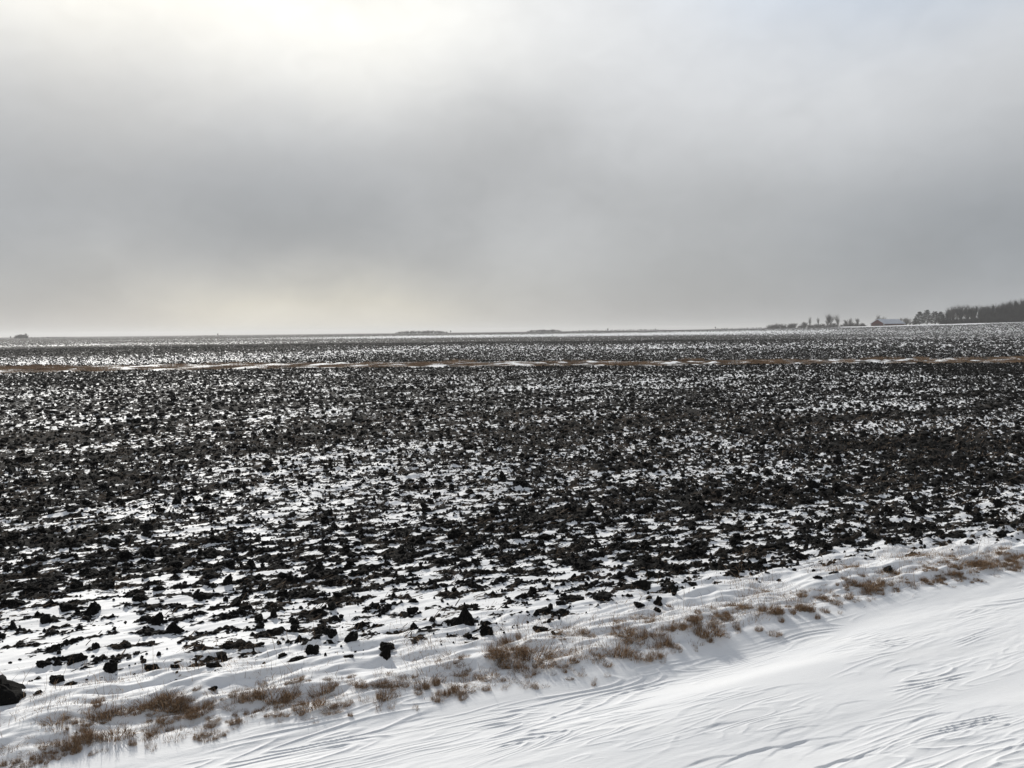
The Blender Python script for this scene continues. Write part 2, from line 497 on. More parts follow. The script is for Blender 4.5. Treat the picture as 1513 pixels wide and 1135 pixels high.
# --- clods laid out first so that the drifts behind them can be modelled into the sheet
HAND_CLODS = [  # px, py of the foot, width px, height px, shape, label
    (686, 926, 38, 27, 'peak', 'tall pointed black soil clod, the highest in the near part of the field'),
    (719, 940, 21, 18, 'block', 'upright blocky black clod with a smooth snow drift banked against one side'),
    (692, 944, 14, 9, 'lump', 'small black clod lying in front of the snow drift beside the blocky clod'),
    (703, 946, 11, 5, 'lump', 'smallest black crumb touching the foot of the small clod before the blocky one'),
    (795, 931, 27, 7, 'flat', 'low flat clod with dry twigs sticking up, behind the thickest brown grass'),
    (972, 895, 15, 17, 'peak', 'narrow upright black clod standing on open snow near the grass bank'),
    (970, 903, 12, 6, 'lump', 'small round clod just in front of the narrow upright clod'),
    (943, 894, 17, 6, 'lump', 'low ragged clod beside the narrow upright clod on open snow'),
    (889, 886, 28, 11, 'lump', 'broad black clod with a snowy foot on the sparse edge of the field'),
    (848, 886, 28, 6, 'flat', 'long thin flat clod lying next to the broad snowy footed clod'),
    (441, 978, 38, 9, 'flat', 'long flat oval black clod lying alone on clean snow'),
    (-16, 1031, 66, 33, 'peak', 'big broken soil heap streaked with snow, cut by the picture edge'),
    (14, 1033, 22, 9, 'lump', 'small clod leaning on the foot of the big broken soil heap'), (24, 1022, 14, 7, 'flat', 'flat crumbly clod just beyond the foot of the big broken soil heap'),
    (81, 1008, 19, 9, 'lump', 'smooth black clod with a grey wind shadow, largest of three lying out by themselves'),
    (103, 1013, 17, 5, 'flat', 'slim tapering clod just beside the smooth black one on bare snow'),
    (57, 1024, 11, 4, 'flat', 'tiny dark clod alone on the snow between soil heap and grass'),
    (315, 1016, 14, 6, 'flat', 'solitary small clod on white snow just above the first brown tussocks'),
    (226, 992, 20, 11, 'lump', 'rounded black clod on the outermost row of the ploughed field'),
    (164, 993, 18, 14, 'block', 'squarish black clod on the outermost row of the field'),
    (113, 979, 25, 12, 'lump', 'smooth loaf shaped black clod at the front of the field'),
    (84, 985, 16, 11, 'peak', 'left of twin clods in front of the loaf shaped one'),
    (64, 986, 19, 10, 'lump', 'wider of the twin clods in front of the loaf shaped one'),
    (317, 986, 21, 8, 'flat', 'wedge of black soil lying near the front of the field with a grey stalk'),
    (462, 968, 20, 17, 'block', 'blocky dark clod with a crumbled foot just behind the long oval clod'),
    (417, 969, 13, 6, 'lump', 'small oval clod beside the long flat oval clod'),
    (514, 972, 17, 6, 'shard', 'tilted dark shard of soil poking up from clean snow'),
    (571, 972, 18, 19, 'peak', 'ragged clod with straw hanging round its foot, nearest the grass bank'),
    (518, 949, 21, 17, 'lump', 'roundish black clod with a flat lower neighbour near the field edge'),
    (569, 958, 24, 9, 'flat', 'flat topped clod overhanging the ragged straw covered one'),
    (1309, 838, 21, 8, 'shard', 'leaning dark shard with a long drift behind, beside the far grass tussocks'),
    (1127, 834, 16, 10, 'lump', 'stacked pair of clods jutting out from the field onto clean snow'),
    (1130, 841, 10, 6, 'lump', 'small clod at the foot of the stacked pair on clean snow'),
    (1150, 859, 7, 4, 'lump', 'tiny clod alone on the open snow margin of the field'),
    (1024, 866, 17, 6, 'flat', 'low dark clod with thin stalks on the open snow margin'),
    (1209, 854, 14, 4, 'flat', 'thin flat clod on the open snow margin, nearer of two alike'),
    (1234, 848, 15, 5, 'flat', 'thin flat clod with a dark top, farther of two alike on open snow'),
    (233, 922, 22, 18, 'peak', 'jagged black clod standing clear of its neighbours in the near field'),
    (382, 918, 15, 12, 'lump', None), (385, 929, 14, 9, 'lump', None), (256, 935, 26, 16, 'peak', None),
    (489, 942, 25, 14, 'lump', None), (434, 934, 15, 11, 'lump', None), (436, 922, 16, 10, 'block', None),
    (207, 888, 26, 11, 'flat', None), (23, 896, 29, 11, 'flat', None), (100, 900, 31, 11, 'flat', None),
    (742, 708, 15, 15, 'peak', None), (772, 718, 26, 10, 'flat', None), (667, 724, 14, 10, 'lump', None),
    (672, 791, 30, 14, 'lump', None), (765, 796, 21, 16, 'peak', None), (723, 784, 19, 11, 'lump', None),
    (218, 820, 20, 13, 'block', None), (186, 826, 24, 14, 'lump', None), (335, 864, 20, 16, 'shard', None),
    (160, 868, 26, 13, 'lump', None), (310, 854, 28, 10, 'flat', None), (138, 905, 22, 14, 'peak', None),
]
# cell size: width in metres is width px * distance / F_PX
hand = []
for (px, py, w, h, shp, lab) in HAND_CLODS:
    p = at(px, py)
    d = (Vector((p.x, p.y, p.z)) - Vector((0, 0, CAM_H))).length
    hand.append((p.x, p.y, w * d / F_PX * .96, h * d / F_PX * (.88 if h < 25 else 1), shp, lab))

PLANES = {}


def clod_dirs(sub):
    bm = bmesh.new()
    bmesh.ops.create_icosphere(bm, subdivisions=sub, radius=1.0)
    v = np.array([x.co[:] for x in bm.verts]); f = np.array([[y.index for y in x.verts] for x in bm.faces])
    bm.free()
    return v, f


def clod_shape(dirs, seed, kind='lump', rough=0.16):
    """unit clod: width 1 (x), depth ~1, height 1 with its foot at z=0"""
    r_ = np.random.default_rng(seed)
    n = r_.normal(size=(15, 3)); n /= np.linalg.norm(n, axis=1)[:, None]
    c = r_.uniform(0.62, 1.0, 15)
    dot = dirs @ n.T
    r = np.min(np.where(dot > 0.05, c / np.maximum(dot, 0.05), 9), axis=1)
    r = np.minimum(r, 1.35)
    off = Vector((seed * 1.7, seed * 0.3, 2.0))
    nn = np.array([mnoise.fractal(Vector(d) * 2.1 + off, 0.8, 2.1, 4) for d in dirs])
    p = dirs * (r * (1 + rough * 1.6 * nn))[:, None]
    if kind == 'peak':
        k = np.clip(p[:, 2], 0, 2)
        s = 1.0 / (1 + 0.9 * k)
        p[:, 0] = p[:, 0] * s + 0.15 * k; p[:, 1] *= s; p[:, 2] = np.where(p[:, 2] > 0, p[:, 2] * 1.35, p[:, 2])
    elif kind == 'shard':
        p[:, 2] += p[:, 0] * 0.55
        p[:, 1] *= 0.6
    elif kind == 'flat':
        p[:, 2] = np.sign(p[:, 2]) * np.abs(p[:, 2]) ** 1.3
    # foot
    lo = np.percentile(p[:, 2], 30)
    p[:, 2] = np.where(p[:, 2] < lo, lo + (p[:, 2] - lo) * 0.35, p[:, 2])
    p[:, 2] -= lo
    p[:, 0] /= np.ptp(p[:, 0]); p[:, 1] /= np.ptp(p[:, 1])
    p[:, 2] /= p[:, 2].max()
    return p


def scatter(n, r0, r1, half, seed, med, sig):
    r_ = np.random.default_rng(seed)
    th = r_.uniform(-half, half, n); r = np.sqrt(r_.uniform(r0 * r0, r1 * r1, n))
    x, y = r * np.sin(th), r * np.cos(th)
    z, m, rs, inst = terrain(x, y)
    p = 1 / (1 + np.exp(-2.4 * (m - 0.25)))
    b, _ = bias(x, y)
    p = np.where(b < -2.2, p * 0.02, p) * (b > -3.4) * (inst < .3)
    keep = r_.random(n) < p
    x, y, z = x[keep], y[keep], z[keep]
    w = med * np.exp(sig * r_.normal(size=len(x)))
    return x, y, z, w


PH = math.radians(38)
sets = []
DENS = [(5.6, 14, 100, 0.050, 0.55), (14, 24, 66, 0.062, 0.50), (24, 40, 36, 0.078, 0.48), (40, 70, 26, 0.085, 0.42), (70, 110, 13, 0.10, 0.4), (110, 200, 4, 0.13, 0.35)]
for i, (r0, r1, den, med, sig) in enumerate(DENS):
    n = int(den * PH * (r1 * r1 - r0 * r0))
    sets.append(scatter(n, r0, r1, PH, 500 + i, med, sig))
cx, cy, cz, cw = (np.concatenate([s[k] for s in sets]) for k in range(4))
cw = np.minimum(cw, np.interp(np.hypot(cx, cy), [7.5, 16, 28, 60, 200], [0.125, 0.20, 0.22, 0.2, 0.25]))
# keep clear of the hand-placed ones
ok = np.ones(len(cx), bool)
for hx, hy, hw, hh, _, lab in hand:
    dd = math.hypot(hx, hy)
    ok &= ~((np.abs((cx - hx)) < (hw * 0.6 + cw * 0.5)) & (np.abs(cy - hy) < (hw * 0.7 + hh * dd / CAM_H * 0.8)))
cx, cy, cz, cw = cx[ok], cy[ok], cz[ok], cw[ok]
cD = np.hypot(cx, cy)
ch = cw * rng.uniform(0.26, 0.64, len(cw)) * np.interp(cD, [8, 20, 60, 200], [0.85, 1.0, 1.1, 1.0])

# drift tails, modelled into the ground sheet, downwind of the larger clods
near_i = np.argsort(-(cw / cD))[:2600]
tails = [(hx, hy, hw, hh) for hx, hy, hw, hh, _, _ in hand] + [(cx[i], cy[i], cw[i], ch[i]) for i in near_i if cD[i] < 26]
for (hx, hy, hw, hh) in tails:
    Lt = hw * 2.8 + 0.03
    d0 = math.hypot(hx, hy); a0 = math.atan2(hx, hy); rad = Lt * 1.05
    i0, i1 = np.searchsorted(R, [max(d0 - rad, 0.1), d0 + rad]); j0, j1 = np.searchsorted(cols, [a0 - rad / d0, a0 + rad / d0])
    if j1 <= j0 or i1 <= i0: continue
    sx = X[i0:i1, j0:j1] - hx; sy = Y[i0:i1, j0:j1] - hy
    al = -(sx * WC + sy * WS); ac = -sx * WS + sy * WC      # al > 0 : lee side
    wdt = hw * 0.42 * (1 - 0.5 * np.clip(al / Lt, 0, 1)) + 0.004
    prof = np.where(al > 0, np.clip(1 - al / Lt, 0, 1) ** 1.2, np.clip(1 + al / (hw * 0.8), 0, 1) ** 2)
    Z[i0:i1, j0:j1] += 0.22 * hh * prof * np.exp(-(ac / wdt) ** 2)

verts = np.empty((NR * NT + 1, 3), np.float32)
verts[:-1, 0] = X.ravel(); verts[:-1, 1] = Y.ravel(); verts[:-1, 2] = Z.ravel()
verts[-1] = (0, 0, -0.1)
idx = np.arange(NR * NT, dtype=np.int32).reshape(NR, NT)
nxt = np.roll(idx, -1, axis=1)
quads = np.stack([idx[:-1], idx[1:], nxt[1:], nxt[:-1]], -1).reshape(-1, 4)[:, ::-1]
me = mesh_np('ground', verts, quads, M_GROUND, True)
for nm, arr in (('soil', Msoil), ('residue', RES)):
    a = me.attributes.new(nm, 'FLOAT', 'POINT')
    a.data.foreach_set('value', np.append(arr, 0).astype(np.float32))
gob = link('ground', me)
tag(gob, kind='structure')

# ------------------------------------------------------------------ soil clods
D3, F3 = clod_dirs(4)
proto = {}
for kind in ('lump', 'peak', 'flat', 'block', 'shard'):
    proto[kind] = [mesh_np('soil_clod', clod_shape(D3, 31 * k + len(kind) * 7, kind), F3, M_CLOD, False) for k in range(5)]
CG = 'black frozen soil clods of the ploughed field'
CL = 'rough black frozen soil clod half sunk in snow among many like it in the field'


def put_clod(x, y, z, w, h, kind, lab, group, seed):
    me = proto[kind][seed % 5]
    face = -math.atan2(x, y)
    r_ = random.Random(seed)
    o = link('soil_clod', me, None, (x, y, z - h * 0.10),
             (0, 0, face + (0 if lab else r_.uniform(-3, 3)) + (math.pi if r_.random() < .5 and kind in ('lump', 'flat') else 0)),
             (w * 1.02, w * r_.uniform(0.7, 1.0), h * 1.12))
    return tag(o, lab or CL, 'soil clod', group)


for k, (hx, hy, hw, hh, shp, lab) in enumerate(hand):
    put_clod(hx, hy, tz(hx, hy), hw, hh, shp, lab, CG, 900 + k * 13)
n_ind = 300 - len(hand)
order = np.argsort(-(cw * ch / cD ** 2))
ind = order[:n_ind]; rest = order[n_ind:]
for k, i in enumerate(ind):
    kind = random.choice(['lump', 'lump', 'peak', 'flat', 'block'])
    put_clod(float(cx[i]), float(cy[i]), float(cz[i]), float(cw[i]), float(ch[i]), kind, None, CG, 3000 + k)


def merged(xs, ys, zs, ws, hs, sub, nvar, seed):
    dirs, F = clod_dirs(sub)
    r_ = np.random.default_rng(seed)
    kinds = ['lump', 'peak', 'flat', 'lump', 'block']
    shapes = np.stack([clod_shape(dirs, seed + 11 * k, kinds[k % 5], 0.2) for k in range(nvar)])
    n = len(xs); nv = len(dirs)
    sel = r_.integers(0, nvar, n)
    P = shapes[sel].copy()
    a = r_.uniform(0, 2 * np.pi, n); ca, sa = np.cos(a)[:, None], np.sin(a)[:, None]
    px = P[:, :, 0] * ws[:, None]; py = P[:, :, 1] * (ws * r_.uniform(.65, 1.1, n))[:, None]
    out = np.empty_like(P)
    out[:, :, 0] = px * ca - py * sa + xs[:, None]; out[:, :, 1] = px * sa + py * ca + ys[:, None]
    out[:, :, 2] = P[:, :, 2] * hs[:, None] * 1.1 + (zs - hs * .1)[:, None]
    FF = (F[None] + (np.arange(n) * nv)[:, None, None]).reshape(-1, 3)
    return out.reshape(-1, 3), FF


pv, pf, base = [], [], 0
rd = cD[rest]
for lo, hi, sub in ((0, 13, 3), (13, 26, 2), (26, 1e9, 1)):
    s = rest[(rd >= lo) & (rd < hi)]
    v, f = merged(cx[s], cy[s], cz[s], cw[s], ch[s], sub, 14, 70 + sub)
    pv.append(v); pf.append(f + base); base += len(v)
# crumbs of soil between the clods
def crumbs(n, r0, r1, seed):
    r_ = np.random.default_rng(seed)
    th = r_.uniform(-PH, PH, n); r = np.sqrt(r_.uniform(r0 * r0, r1 * r1, n))
    x, y = r * np.sin(th), r * np.cos(th)
    z, m, rs, _ = terrain(x, y)
    k = r_.random(n) < 1 / (1 + np.exp(-2.0 * (m + 0.1)))
    x, y, z = x[k], y[k], z[k]
    w = 0.022 * np.exp(0.5 * r_.normal(size=len(x)))
    return x, y, z, w, w * r_.uniform(.4, 1, len(x))
v, f = merged(*crumbs(42000, 5.8, 20, 77), 1, 10, 99)
pv.append(v); pf.append(f + base); base += len(v)
cl = link('soil_clods', mesh_np('soil_clods', np.concatenate(pv), np.concatenate(pf), M_CLOD, False))
tag(cl, 'smaller and farther black soil clods and crumbs covering the ploughed field', 'soil clods', None, 'stuff')

# ------------------------------------------------------------------ grass


def blades(n, spread, height, seed, width, lean=0.6, curl=0.7, dome=True, segs=4):
    """n curved ribbons in a unit footprint; returns verts, quads"""
    r_ = np.random.default_rng(seed)
    V, Fq = [], []
    for i in range(n):
        a = r_.uniform(0, 2 * np.pi); rr = math.sqrt(r_.random()) * spread
        bx, by = rr * math.cos(a), rr * math.sin(a) * 0.6
        yaw = a + r_.normal() * 0.9 if dome else r_.uniform(0, 2 * np.pi)
        ln = height * r_.uniform(0.45, 1.1) * (1 - 0.35 * (rr / spread) ** 2)
        tilt = abs(r_.normal()) * lean; cv = r_.uniform(0.1, 1.0) * curl * 2.2
        fa = r_.uniform(0, np.pi); wx, wy = math.cos(fa), math.sin(fa)
        x, y, z = bx, by, -0.01
        st = ln / segs
        for s in range(segs + 1):
            w = width * (1 - 0.75 * s / segs) * 0.5
            V.append((x - wx * w, y - wy * w, z)); V.append((x + wx * w, y + wy * w, z))
            ang = min(tilt + cv * (s / segs) ** 1.3, 2.5)
            x += math.sin(ang) * math.cos(yaw) * st; y += math.sin(ang) * math.sin(yaw) * st; z += math.cos(ang) * st
            z = max(z, 0.002)
            yaw += r_.normal() * 0.25
        b = len(V) - 2 * (segs + 1)
        for s in range(segs): Fq.append((b + 2 * s, b + 2 * s + 1, b + 2 * s + 3, b + 2 * s + 2))
    return np.array(V), np.array(Fq)


TUS = [mesh_np('grass_tussock', *blades(280, 0.080, 0.075, 300 + k, 0.0030, 1.0, 1.1), M_GRASS) for k in range(7)]
TUS_THIN = [mesh_np('grass_tussock', *blades(80, 0.085, 0.080, 330 + k, 0.0026, 0.95, 1.0), M_GRASS) for k in range(4)]
TG = 'dry brown grass tussocks along the snowy bank'
TL = 'curled dry brown grass tussock among many like it along the drifted snow bank'
TUSSOCKS = [  # px, py foot, width px, height px, thin?, label
    (156, 1058, 40, 22, 0, 'broad dark brown tussock fanning out below a deep snow drift, near the lower corner'),
    (128, 1096, 28, 25, 0, 'round shaggy reddish tussock, tallest and densest in the nearest clump'),
    (172, 1089, 40, 18, 0, None), (103, 1109, 20, 18, 0, None), (80, 1103, 17, 10, 0, None), (58, 1122, 15, 11, 0, None),
    (41, 1133, 16, 9, 0, None), (117, 1071, 12, 12, 1, None), (149, 1068, 24, 9, 0, None), (215, 1043, 40, 17, 0, None),
    (244, 1046, 40, 18, 0, None), (208, 1052, 24, 8, 1, None), (227, 1069, 24, 10, 1, None), (215, 1089, 40, 16, 1, None),
    (78, 1118, 18, 9, 1, None), (17, 1108, 32, 9, 1, None), (12, 1130, 20, 10, 1, None), (256, 1046, 36, 15, 0, None), (297, 1053, 34, 14, 0, None),
    (322, 1029, 34, 9, 1, 'low straight tuft standing apart on clean snow just above the main grass bank'),
    (348, 1070, 14, 13, 0, 'small tight round tuft hanging at the lower edge of the bank, alone in shadowed snow'),
    (310, 1075, 20, 8, 1, None), (280, 1066, 30, 10, 1, None), (250, 1080, 30, 10, 1, None),
    (404, 1031, 46, 22, 0, 'wide fan shaped brown tussock with long blades leaning outward above blue shadowed snow'),
    (351, 1045, 14, 8, 1, None), (372, 1039, 25, 8, 0, None), (475, 1030, 34, 19, 0, None), (457, 1047, 44, 14, 0, None),
    (490, 1045, 20, 14, 1, None), (491, 1015, 17, 10, 0, None),
    (438, 1008, 20, 9, 0, 'darkest low tuft at the upper edge of the bank, nearly black at its heart'),
    (533, 1013, 30, 10, 1, None), (571, 1032, 27, 20, 0, 'drooping tussock hanging over a shaded hollow at the lower edge of the bank'),
    (560, 1008, 24, 10, 0, None), (623, 1018, 26, 20, 1, None), (592, 1002, 18, 8, 1, None), (372, 1058, 18, 10, 1, None), (410, 1060, 30, 9, 1, None),
    (633, 1006, 50, 20, 1, None), (621, 1018, 24, 13, 0, None),
    (686, 1021, 36, 13, 0, 'flattened tawny tuft lying lowest on the slope between sparse standing stems'),
    (719, 1003, 36, 14, 0, None), (749, 986, 36, 22, 0, None), (770, 992, 21, 18, 0, None),
    (790, 971, 62, 22, 0, 'biggest and widest brown tussock of the whole bank, below the clod with twigs'),
    (765, 964, 36, 16, 0, None), (749, 946, 20, 18, 0, 'loose tuft with one tall bent stalk beside the blocky black clod'),
    (686, 985, 17, 8, 1, None), (781, 1015, 25, 12, 1, None), (835, 991, 25, 9, 1, None), (853, 1000, 15, 10, 1, None),
    (847, 937, 34, 8, 1, None), (868, 940, 24, 7, 1, None), (880, 973, 26, 8, 0, None), (909, 968, 44, 24, 0, None), (948, 974, 32, 10, 0, None),
    (915, 935, 46, 18, 0, None), (927, 949, 32, 12, 1, None), (978, 953, 26, 20, 0, None), (996, 958, 20, 12, 0, None), (960, 916, 34, 10, 1, None),
    (1001, 928, 24, 15, 1, None), (1025, 931, 26, 13, 0, None), (1043, 916, 30, 12, 1, None), (1043, 934, 46, 20, 0, None), (1082, 928, 19, 14, 1, None),
    (1048, 901, 20, 10, 1, None), (1088, 899, 30, 10, 0, None), (1138, 904, 30, 17, 0, None),
    (1186, 901, 19, 15, 0, 'leaning reddish tuft sliding over the lip of the bank above smooth snow'),
    (1164, 888, 34, 8, 1, None), (1225, 888, 26, 8, 0, None), (1209, 872, 20, 6, 1, None), (1283, 876, 26, 15, 0, None),
    (1281, 880, 12, 12, 0, 'bright straw coloured tuft hanging down like a beard onto rippled snow'),
    (1290, 867, 20, 12, 0, None), (1257, 858, 15, 10, 0, None), (1269, 867, 15, 9, 0, None), (1311, 846, 28, 11, 0, 'tawny tuft directly below the leaning dark shard of soil'),
    (1325, 869, 15, 5, 1, None), (1382, 860, 18, 8, 0, None), (1393, 857, 9, 9, 0, None), (1401, 841, 20, 9, 0, None), (1412, 832, 30, 14, 1, None),
    (1441, 827, 26, 8, 0, None), (1459, 844, 22, 12, 0, None), (1452, 836, 20, 10, 0, None), (1500, 841, 15, 9, 0, None), (1507, 831, 19, 10, 0, None),
    (1368, 836, 24, 5, 1, None), (1412, 853, 15, 7, 0, None), (1337, 841, 24, 7, 1, None), (1361, 843, 22, 6, 1, None), (1438, 853, 11, 5, 1, None),
    (1480, 822, 20, 7, 1, None), (1425, 846, 20, 7, 1, None),
]
for k, (px, py, w, h, thin, lab) in enumerate(TUSSOCKS):
    p = at(px, py - 2)
    d = math.sqrt(p.x ** 2 + p.y ** 2 + CAM_H ** 2)
    W, H = w * d / F_PX, h * d / F_PX
    me = (TUS_THIN if thin else TUS)[k % (4 if thin else 7)]
    o = link('grass_tussock', me, None, p, (random.uniform(-.15, .1), random.uniform(-.2, .2), -math.atan2(p.x, p.y) + random.uniform(-.4, .4)),
             (W / 0.155, W / 0.155, H / 0.062))
    tag(o, lab or TL, 'grass tussock', TG)


def stems(n, seed, qlo, qhi, xr, hmed, wid):
    r_ = np.random.default_rng(seed)
    x = r_.uniform(*xr, n * 3)
    q = r_.uniform(qlo, qhi, n * 3)
    y = np.interp(x, EX, EY) + q / 0.93
    dens = fbm(x * 1.1, y * 1.8, 2, 555)
    keep = (r_.random(n * 3) < 1 / (1 + np.exp(-2.2 * (dens - 0.2)))) & (np.abs(x) < y * 0.75 + .3)
    x, y = x[keep][:n], y[keep][:n]
    z, *_ = terrain(x, y)
    V, Fq = [], []
    for i in range(len(x)):
        ln = hmed * math.exp(0.45 * r_.normal()); yaw = r_.uniform(0, 2 * np.pi)
        tilt = abs(r_.normal()) * 0.6; cv = abs(r_.normal()) * 0.8 if r_.random() < .6 else 0.1
        if r_.random() < 0.25: tilt = 1.2 + r_.random() * .3; ln *= 1.3
        fa = r_.uniform(0, np.pi); wx, wy = math.cos(fa), math.sin(fa)
        a, b, c = x[i], y[i], z[i] - 0.01
        w = wid * r_.uniform(.6, 1.3)
        for s in range(4):
            ww = w * (1 - .22 * s) * .5
            V.append((a - wx * ww, b - wy * ww, c)); V.append((a + wx * ww, b + wy * ww, c))
            ang = tilt + cv * s
            a += math.sin(ang) * math.cos(yaw) * ln / 3; b += math.sin(ang) * math.sin(yaw) * ln / 3; c += math.cos(ang) * ln / 3
            c = max(c, z[i] + .003)
        bb = len(V) - 8
        for s in range(3): Fq.append((bb + 2 * s, bb + 2 * s + 1, bb + 2 * s + 3, bb + 2 * s + 2))
    return np.array(V), np.array(Fq)


def place_copy(me, loc, rz, sc):
    co = np.empty(len(me.vertices) * 3); me.vertices.foreach_get('co', co); co = co.reshape(-1, 3) * np.array(sc)
    lv = np.empty(len(me.loops), np.int32); me.loops.foreach_get('vertex_index', lv)
    c, s_ = math.cos(rz), math.sin(rz)
    return np.stack([co[:, 0] * c - co[:, 1] * s_ + loc[0], co[:, 0] * s_ + co[:, 1] * c + loc[1], co[:, 2] + loc[2]], 1), lv.reshape(-1, 4)


parts = [stems(10000, 1, 0.0, 0.9, (-5, 8), 0.05, 0.0034), stems(1500, 2, -.15, 1.6, (-5, 8), 0.05, 0.003), stems(650, 3, 0.0, 1.3, (-5, 8), 0.10, 0.0034)]
r3 = random.Random(17)
for (px, py, w, h, thin, lab) in TUSSOCKS:          # loose wisps round each tussock
    for _ in range(7):
        p = at(px + r3.gauss(0, w * .9 + 6), py + r3.gauss(0, 7))
        d = math.hypot(p.x, p.y)
        W = w * d / F_PX * r3.uniform(.4, .9); H = h * d / F_PX * r3.uniform(.3, .8)
        parts.append(place_copy((TUS_THIN if r3.random() < .6 else TUS)[r3.randrange(4)], p, r3.uniform(0, 6.28), (W / .17, W / .17, H / .052)))
V = np.concatenate([p[0] for p in parts]); off = 0; FF = []
for p in parts: FF.append(p[1] + off); off += len(p[0])
o = link('dry_grass', mesh_np('dry_grass', V, np.concatenate(FF), M_GRASS))
tag(o, 'sparse thin dry grass stems standing in the snow between the tussocks', 'grass', None, 'stuff')

# straw lying about the near field
def straw(n, seed, r1):
    r_ = np.random.default_rng(seed)
    th = r_.uniform(-PH, PH, n); r = np.sqrt(r_.uniform(36, r1 * r1, n))
    x, y = r * np.sin(th), r * np.cos(th)
    z, m, rs, _ = terrain(x, y)
    k = (r_.random(n) < (0.12 + 0.88 * rs) * smooth(-1.6, 0.2, m)); x, y, z = x[k], y[k], z[k]
    V, Fq = [], []
    for i in range(len(x)):
        ln = 0.05 * math.exp(.5 * r_.normal()); yaw = r_.normal() * .6 + WIND
        el_ = abs(r_.normal()) * .3 if r_.random() < .88 else r_.uniform(.6, 1.4)
        dx_, dy_, dz_ = math.cos(yaw) * math.cos(el_), math.sin(yaw) * math.cos(el_), math.sin(el_)
        w = 0.0045 * r_.uniform(.5, 1.3) * max(1, r[k][i] / 10)
        nx, ny = -math.sin(yaw) * w, math.cos(yaw) * w
        zz = z[i] + 0.012
        b = len(V)
        V += [(x[i] - nx, y[i] - ny, zz), (x[i] + nx, y[i] + ny, zz + w), (x[i] + nx * .5 + dx_ * ln, y[i] + ny * .5 + dy_ * ln, zz + dz_ * ln + w), (x[i] - nx * .5 + dx_ * ln, y[i] - ny * .5 + dy_ * ln, zz + dz_ * ln)]
        Fq.append((b, b + 1, b + 2, b + 3))
    return np.array(V), np.array(Fq)


o = link('straw', mesh_np('straw', *straw(60000, 9, 26), M_STEM))
tag(o, 'grey brown crop straw scattered between the clods of the near field', 'straw', None, 'stuff')

# fence-line tussocks
FG = 'brown grass tussocks on the drifted fence line'
FL = 'wind flattened brown grass tussock, one of many on the drifted line beyond the clods'
FT = [mesh_np('grass_tussock', *blades(620, 0.9, 0.40, 400 + k, 0.018, 0.9, 0.7, segs=3), M_FENCE) for k in range(5)]
r_ = random.Random(5)
wisps = []
for k in range(400):
    t = r_.uniform(-0.72, 0.72)
    if k < 40: t = r_.uniform(-0.72, -0.1)
    y = r_.uniform(STRIP0 - 0.2, STRIP1 + 0.5)
    x = t * y
    sc = r_.uniform(0.5, 1.35) * (1.1 if t > -0.1 else 0.9)
    if k >= 185:
        ks = sc * .6
        wisps.append(place_copy(FT[k % 5], (x, y, tz(x, y) - .03), r_.uniform(0, 6.28), (ks * 1.6, ks, ks * r_.uniform(.4, .8))))
        continue
    o = link('grass_tussock', FT[k % 5], None, (x, y, tz(x, y) - 0.03), (0, 0, WIND + r_.uniform(-.5, .5)), (sc * r_.uniform(1.1, 2.0), sc, sc * r_.uniform(.4, .85)))
    tag(o, FL, 'grass tussock', FG)
wV = np.concatenate([w_[0] for w_ in wisps]); off = 0; wF = []
for w_ in wisps: wF.append(w_[1] + off); off += len(w_[0])
tag(link('dry_grass', mesh_np('dry_grass', wV, np.concatenate(wF), M_FENCE)), 'low thin tan grass filling the drifted line beyond the clods', 'grass', None, 'stuff')

# ------------------------------------------------------------------ trees


def tube_tree(seed, height, levels, spread, nb, r0, sides=3, start=0.3, upright=0.6, lead=.5, thick=.5):
    """returns (trunk verts,faces), (crown verts,faces)"""
    r_ = random.Random(seed)
    TV, TF, CV, CF = [], [], [], []

    def seg(V, F, a, b, ra, rb):
        d = (b - a).normalized()
        s = d.orthogonal().normalized(); t = d.cross(s)
        base = len(V)
        for k in range(sides):
            w = 2 * math.pi * k / sides
            o_ = s * math.cos(w) + t * math.sin(w)
            V.append(tuple(a + o_ * ra)); V.append(tuple(b + o_ * rb))
        for k in range(sides):
            k2 = (k + 1) % sides
            F.append((base + 2 * k, base + 2 * k2, base + 2 * k2 + 1, base + 2 * k + 1))

    def grow(p, d, ln, r, lev):
        n = 4 if lev == 0 else 3
        V, F = (TV, TF) if lev == 0 else (CV, CF)
        pts = [p]
        for i in range(n):
            d = (d + Vector((r_.gauss(0, .13), r_.gauss(0, .13), r_.gauss(0.04, .08) * upright))).normalized()
            q_ = pts[-1] + d * ln / n
            seg(V, F, pts[-1], q_, r * (1 - .6 * i / n), r * (1 - .6 * (i + 1) / n))
            pts.append(q_)
        if lev >= levels: return
        m_ = nb if lev else int(nb * 1.8)
        for k in range(m_):
            t = start + (1 - start) * (k + r_.random()) / m_ if lev == 0 else 0.2 + 0.8 * (k + r_.random()) / m_
            f = t * n; i = min(int(f), n - 1)
            q_ = pts[i].lerp(pts[i + 1], f - i)
            a = r_.uniform(0, 2 * math.pi)
            sd = Vector((math.cos(a), math.sin(a), 0))
            nd = (d * upright + sd * spread + Vector((0, 0, .35 * upright))).normalized()
            grow(q_, nd, ln * r_.uniform(.5, .8), r * thick * (1.1 - .4 * t), lev + 1)
    grow(Vector((0, 0, 0)), Vector((0, 0, 1)), height * lead, r0, 0)
    return (np.array(TV), np.array(TF)), (np.array(CV), np.array(CF))


def tree_proto(seed, mat, **kw):
    a, b = tube_tree(seed, **kw)
    z = b[0][:, 2].max()
    return mesh_np('trunk', a[0] / z, a[1], mat), mesh_np('crown', b[0] / z, b[1], mat)


